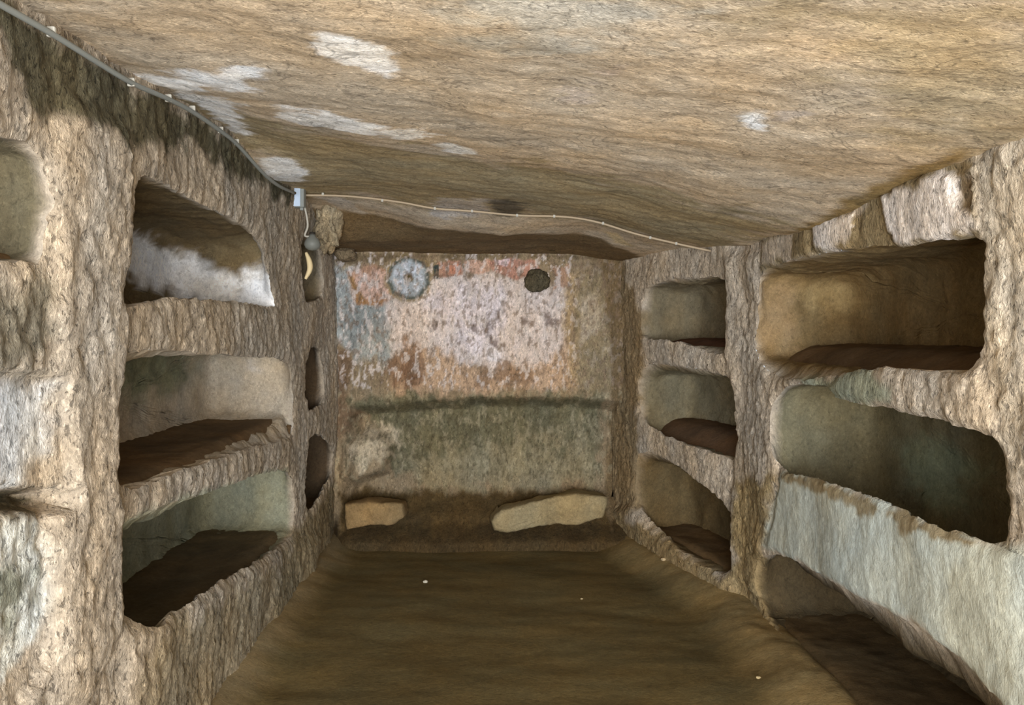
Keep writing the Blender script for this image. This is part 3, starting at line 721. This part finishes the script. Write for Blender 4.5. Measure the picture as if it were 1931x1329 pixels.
# stones built into the walls
def wstone(name, px, Y, size, col, parent, label, seed, mat=None, rough=.25):
    o = rock(name, at(*px, Y), size, mat or M_WALL, col, parent, 4, rough, seed); o['label'] = label; return o
wstone('dark_stone', (1013, 530), 4.99, (.085, .06, .075), (92, 84, 66), wall_back, 'dark stone jutting from the painted wall', 3.0)
wstone('corner_stone', (652, 480), 4.92, (.07, .06, .045), (132, 116, 92), wall_back, 'small stone wedged in the corner under the ceiling', 8.0)
def slab_stone(name, px, Y, thick, col, parent, label, seed):
    o = resample([at(x, y, Y)[[0, 2]] for x, y in px], .014, 0); c = o.mean(0); n = len(o); rings = []
    for s_ in (.0, .25, .5, .7, .85, .94): rings.append((c + (o - c) * s_, .014 * (1 - s_ ** 4)))
    for k, d in enumerate((-.012, -.04, -.09, -.15, -thick)):
        r = o * 1.0; r[:, 1] += np.where(o[:, 1] > c[1], .02 * d / thick, 0); rings.append((r if k else c + (o - c) * .985, d))
    P = np.vstack([np.c_[r[:, 0], np.full(n, Y - d), r[:, 1]] for r, d in rings])
    P = P + np.stack([.010 * fbm(P, 6, 2, .5, seed + k) + .006 * fbm(P, 20, 3, .6, seed + k + 3) for k in range(3)], 1)
    T = [(k * n + i, (k + 1) * n + i, (k + 1) * n + (i + 1) % n, k * n + (i + 1) % n) for k in range(len(rings) - 1) for i in range(n)]
    C = np.tile(lin(col), (len(P), 1)) * (1 + .2 * fbm(P, 10, 3, .6, seed))[:, None]
    m = mesh_obj(name, P, T, M_NICHE, parent, C); m['label'] = label; return m
slab_stone('bench_stone', [(925, 985), (945, 962), (1010, 945), (1090, 930), (1148, 938), (1140, 975), (1090, 990), (1020, 992), (960, 1004), (930, 1000)], 4.80, .22, (158, 142, 108), wall_back, 'long low tan stone at the foot of the painted wall', 11.0)
slab_stone('bench_stone', [(650, 950), (690, 945), (758, 950), (764, 975), (740, 990), (700, 990), (652, 1000)], 4.80, .22, (146, 122, 86), wall_back, 'short tan stone at the left foot of the painted wall', 17.0)
wstone('corner_boulder', (617, 428), 4.42, (.075, .10, .13), (176, 160, 132), wall_left, 'rough beige boulder at the top of the far corner', 5.0, None, .75)

# ------------------------------------------------------------------ wall behind the camera with the entrance opening
YF = -1.9
def slab(x0, x1, z0, z1): return [(x0, YF, z0), (x1, YF, z0), (x1, YF - .3, z0), (x0, YF - .3, z0), (x0, YF, z1), (x1, YF, z1), (x1, YF - .3, z1), (x0, YF - .3, z1)]
Vf, Ff = [], []
for bx in ((-1.4, -.87, -.1, 2.4), (1.07, 1.6, -.1, 2.4), (-.87, 1.07, 1.78, 2.4)):
    k = len(Vf); Vf += slab(*bx)
    Ff += [tuple(k + i for i in f) for f in ((0, 1, 5, 4), (1, 2, 6, 5), (2, 3, 7, 6), (3, 0, 4, 7), (4, 5, 6, 7), (3, 2, 1, 0))]
wf = mesh_obj('wall_front', Vf, Ff, M_WALL, None, np.tile(lin((176, 160, 136)), (len(Vf), 1)), None, False)
tag(wf, 'rock wall with the open entrance facing the painted wall', 'wall', kind='structure')

# ------------------------------------------------------------------ electrical fittings
XW = -1.015
def lw(x, y): t = XW / ray(x, y)[0]; return at(x, y, t)
cpts = [(-420, -245), (-150, -80), (0, 8), (100, 65), (180, 115), (250, 157), (320, 188), (365, 212), (420, 250), (450, 275), (495, 325), (525, 350), (556, 364)]
sp = spline([lw(*p) for p in cpts], 6)
cond = empty('electrical_conduit', tuple(sp[0]))
tag(cond, 'thin grey conduit running along the left edge of the ceiling', 'conduit')
def child(o, parent): o.parent = parent; o.matrix_parent_inverse = parent.matrix_world.inverted(); return o
bpy.context.view_layer.update()
v, f = tube(sp, .0078, 8); child(mesh_obj('pipe', v, f, M_CONDUIT), cond)
for px in ((100, 60), (250, 155), (320, 185), (365, 206), (418, 245), (448, 268)):
    p = lw(*px); child(rounded_box('clip', p + np.array([-.004, 0, 0]), (.020, .010, .024), M_CLIP, None, .003), cond)
pb = at(565, 372, 3.95)
jb = empty('junction_box', (pb[0], pb[1], pb[2] - .055)); tag(jb, 'pale blue junction box at the top of the narrow pillar', 'junction box')
bpy.context.view_layer.update()
child(rounded_box('box_body', pb, (.058, .05, .112), M_CONDUIT, None, .006), jb)
child(rounded_box('lid', pb + np.array([-.008, -.028, 0]), (.038, .010, .104), M_BOX, None, .003), jb)
child(rounded_box('cable_gland', pb + np.array([.012, 0, -.062]), (.018, .018, .016), M_CONDUIT, None, .003), jb)
def onceil(x, y): p = at(x, y, 3.98); return np.array([p[0], p[1], min(p[2], ceil_z(p[0], p[1])[0] - .009)])
kpx = [(576, 368), (640, 369), (700, 374), (760, 382), (820, 393), (890, 398), (975, 406), (1045, 406), (1090, 411), (1135, 421), (1200, 441), (1275, 459), (1340, 473)]
sp = spline([onceil(*p) for p in kpx], 6)
cab = empty('electrical_cable', tuple(sp[0])); tag(cab, 'thin tan cable clipped across the ceiling before the painted wall', 'cable')
bpy.context.view_layer.update()
v, f = tube(sp, .006, 8); child(mesh_obj('wire', v, f, M_CABLE), cab)
for px in ((609, 366), (721, 378), (820, 393), (890, 398), (975, 406), (1045, 406), (1137, 421), (1226, 448), (1275, 459)):
    p = onceil(*px); child(rounded_box('clip', p, (.013, .014, .016), M_CLIP, None, .003), cab)
# hanging lamp
pl_ = at(589, 455, 4.0)
lamp = empty('hanging_lamp', tuple(pl_)); tag(lamp, 'small dull grey lamp hanging on a cord below the junction box', 'lamp')
bpy.context.view_layer.update()
v, f = tube(spline([at(575, 392, 3.95), at(579, 412, 3.95), at(580, 428, 3.96), at(575, 444, 3.98), at(586, 446, 4.0)], 6), .0055, 8); child(mesh_obj('cord', v, f, M_CLIP), lamp)
prof = [(0, .036), (.016, .036), (.02, .024), (.034, .012), (.042, -.006), (.043, -.02), (.036, -.036), (.02, -.047), (0, -.05)]
def lathe(c, pr, seg=20):
    V = [(c[0] + r * math.cos(2 * math.pi * k / seg), c[1] + r * math.sin(2 * math.pi * k / seg), c[2] + z) for r, z in pr for k in range(seg)]
    Fc = [(i * seg + k, (i + 1) * seg + k, (i + 1) * seg + (k + 1) % seg, i * seg + (k + 1) % seg) for i in range(len(pr) - 1) for k in range(seg)]
    return V, Fc
v, f = lathe(pl_, prof); child(mesh_obj('lamp_body', v, f, M_LAMP), lamp)
v, f = lathe(pl_, [(.0, .05), (.014, .05), (.016, .034), (.0, .03)], 14); child(mesh_obj('socket', v, f, M_LAMPD), lamp)
sp = spline([at(577, 476, 4.05), at(583, 492, 4.05), at(584, 508, 4.05), at(576, 526, 4.05)], 7)
v, f = tube(sp, [.006 + .010 * math.sin(math.pi * (k + 1) / (len(sp) + 1)) for k in range(len(sp))], 8)
strip = mesh_obj('curved_strip', v, f, M_CREAM); tag(strip, 'cream crescent shaped strip below the hanging lamp', 'strip')

# ------------------------------------------------------------------ pebbles on the floor
def pebble(px, r, col, label, seed):
    d = ray(*px); t = -CZ / d[2]; p = np.array([d[0] * t, t])
    z = floor_z(np.array([p[0]]), np.array([p[1]]))[0]
    t = (z - CZ) / d[2]; x, y = d[0] * t, t; z = floor_z(np.array([x]), np.array([y]))[0]
    o = rock('pebble', (x, y, z + r * .35), (r, r * .8, r * .6), M_NICHE, col, None, 2, .3, seed)
    tag(o, label, 'pebble', 'pebbles on the earth floor')
pebble((802, 1098), .014, (215, 208, 190), 'small white pebble in the middle of the earth floor', 1.0)
pebble((1251, 1056), .016, (190, 172, 140), 'small tan pebble at the foot of the far right niches', 2.0)
pebble((1097, 1130), .008, (176, 160, 126), 'tiny pebble on the floor toward the far right niches', 3.0)
pebble((1430, 1278), .010, (186, 166, 126), 'pebble near the earth lip of the floor level niche', 4.0)
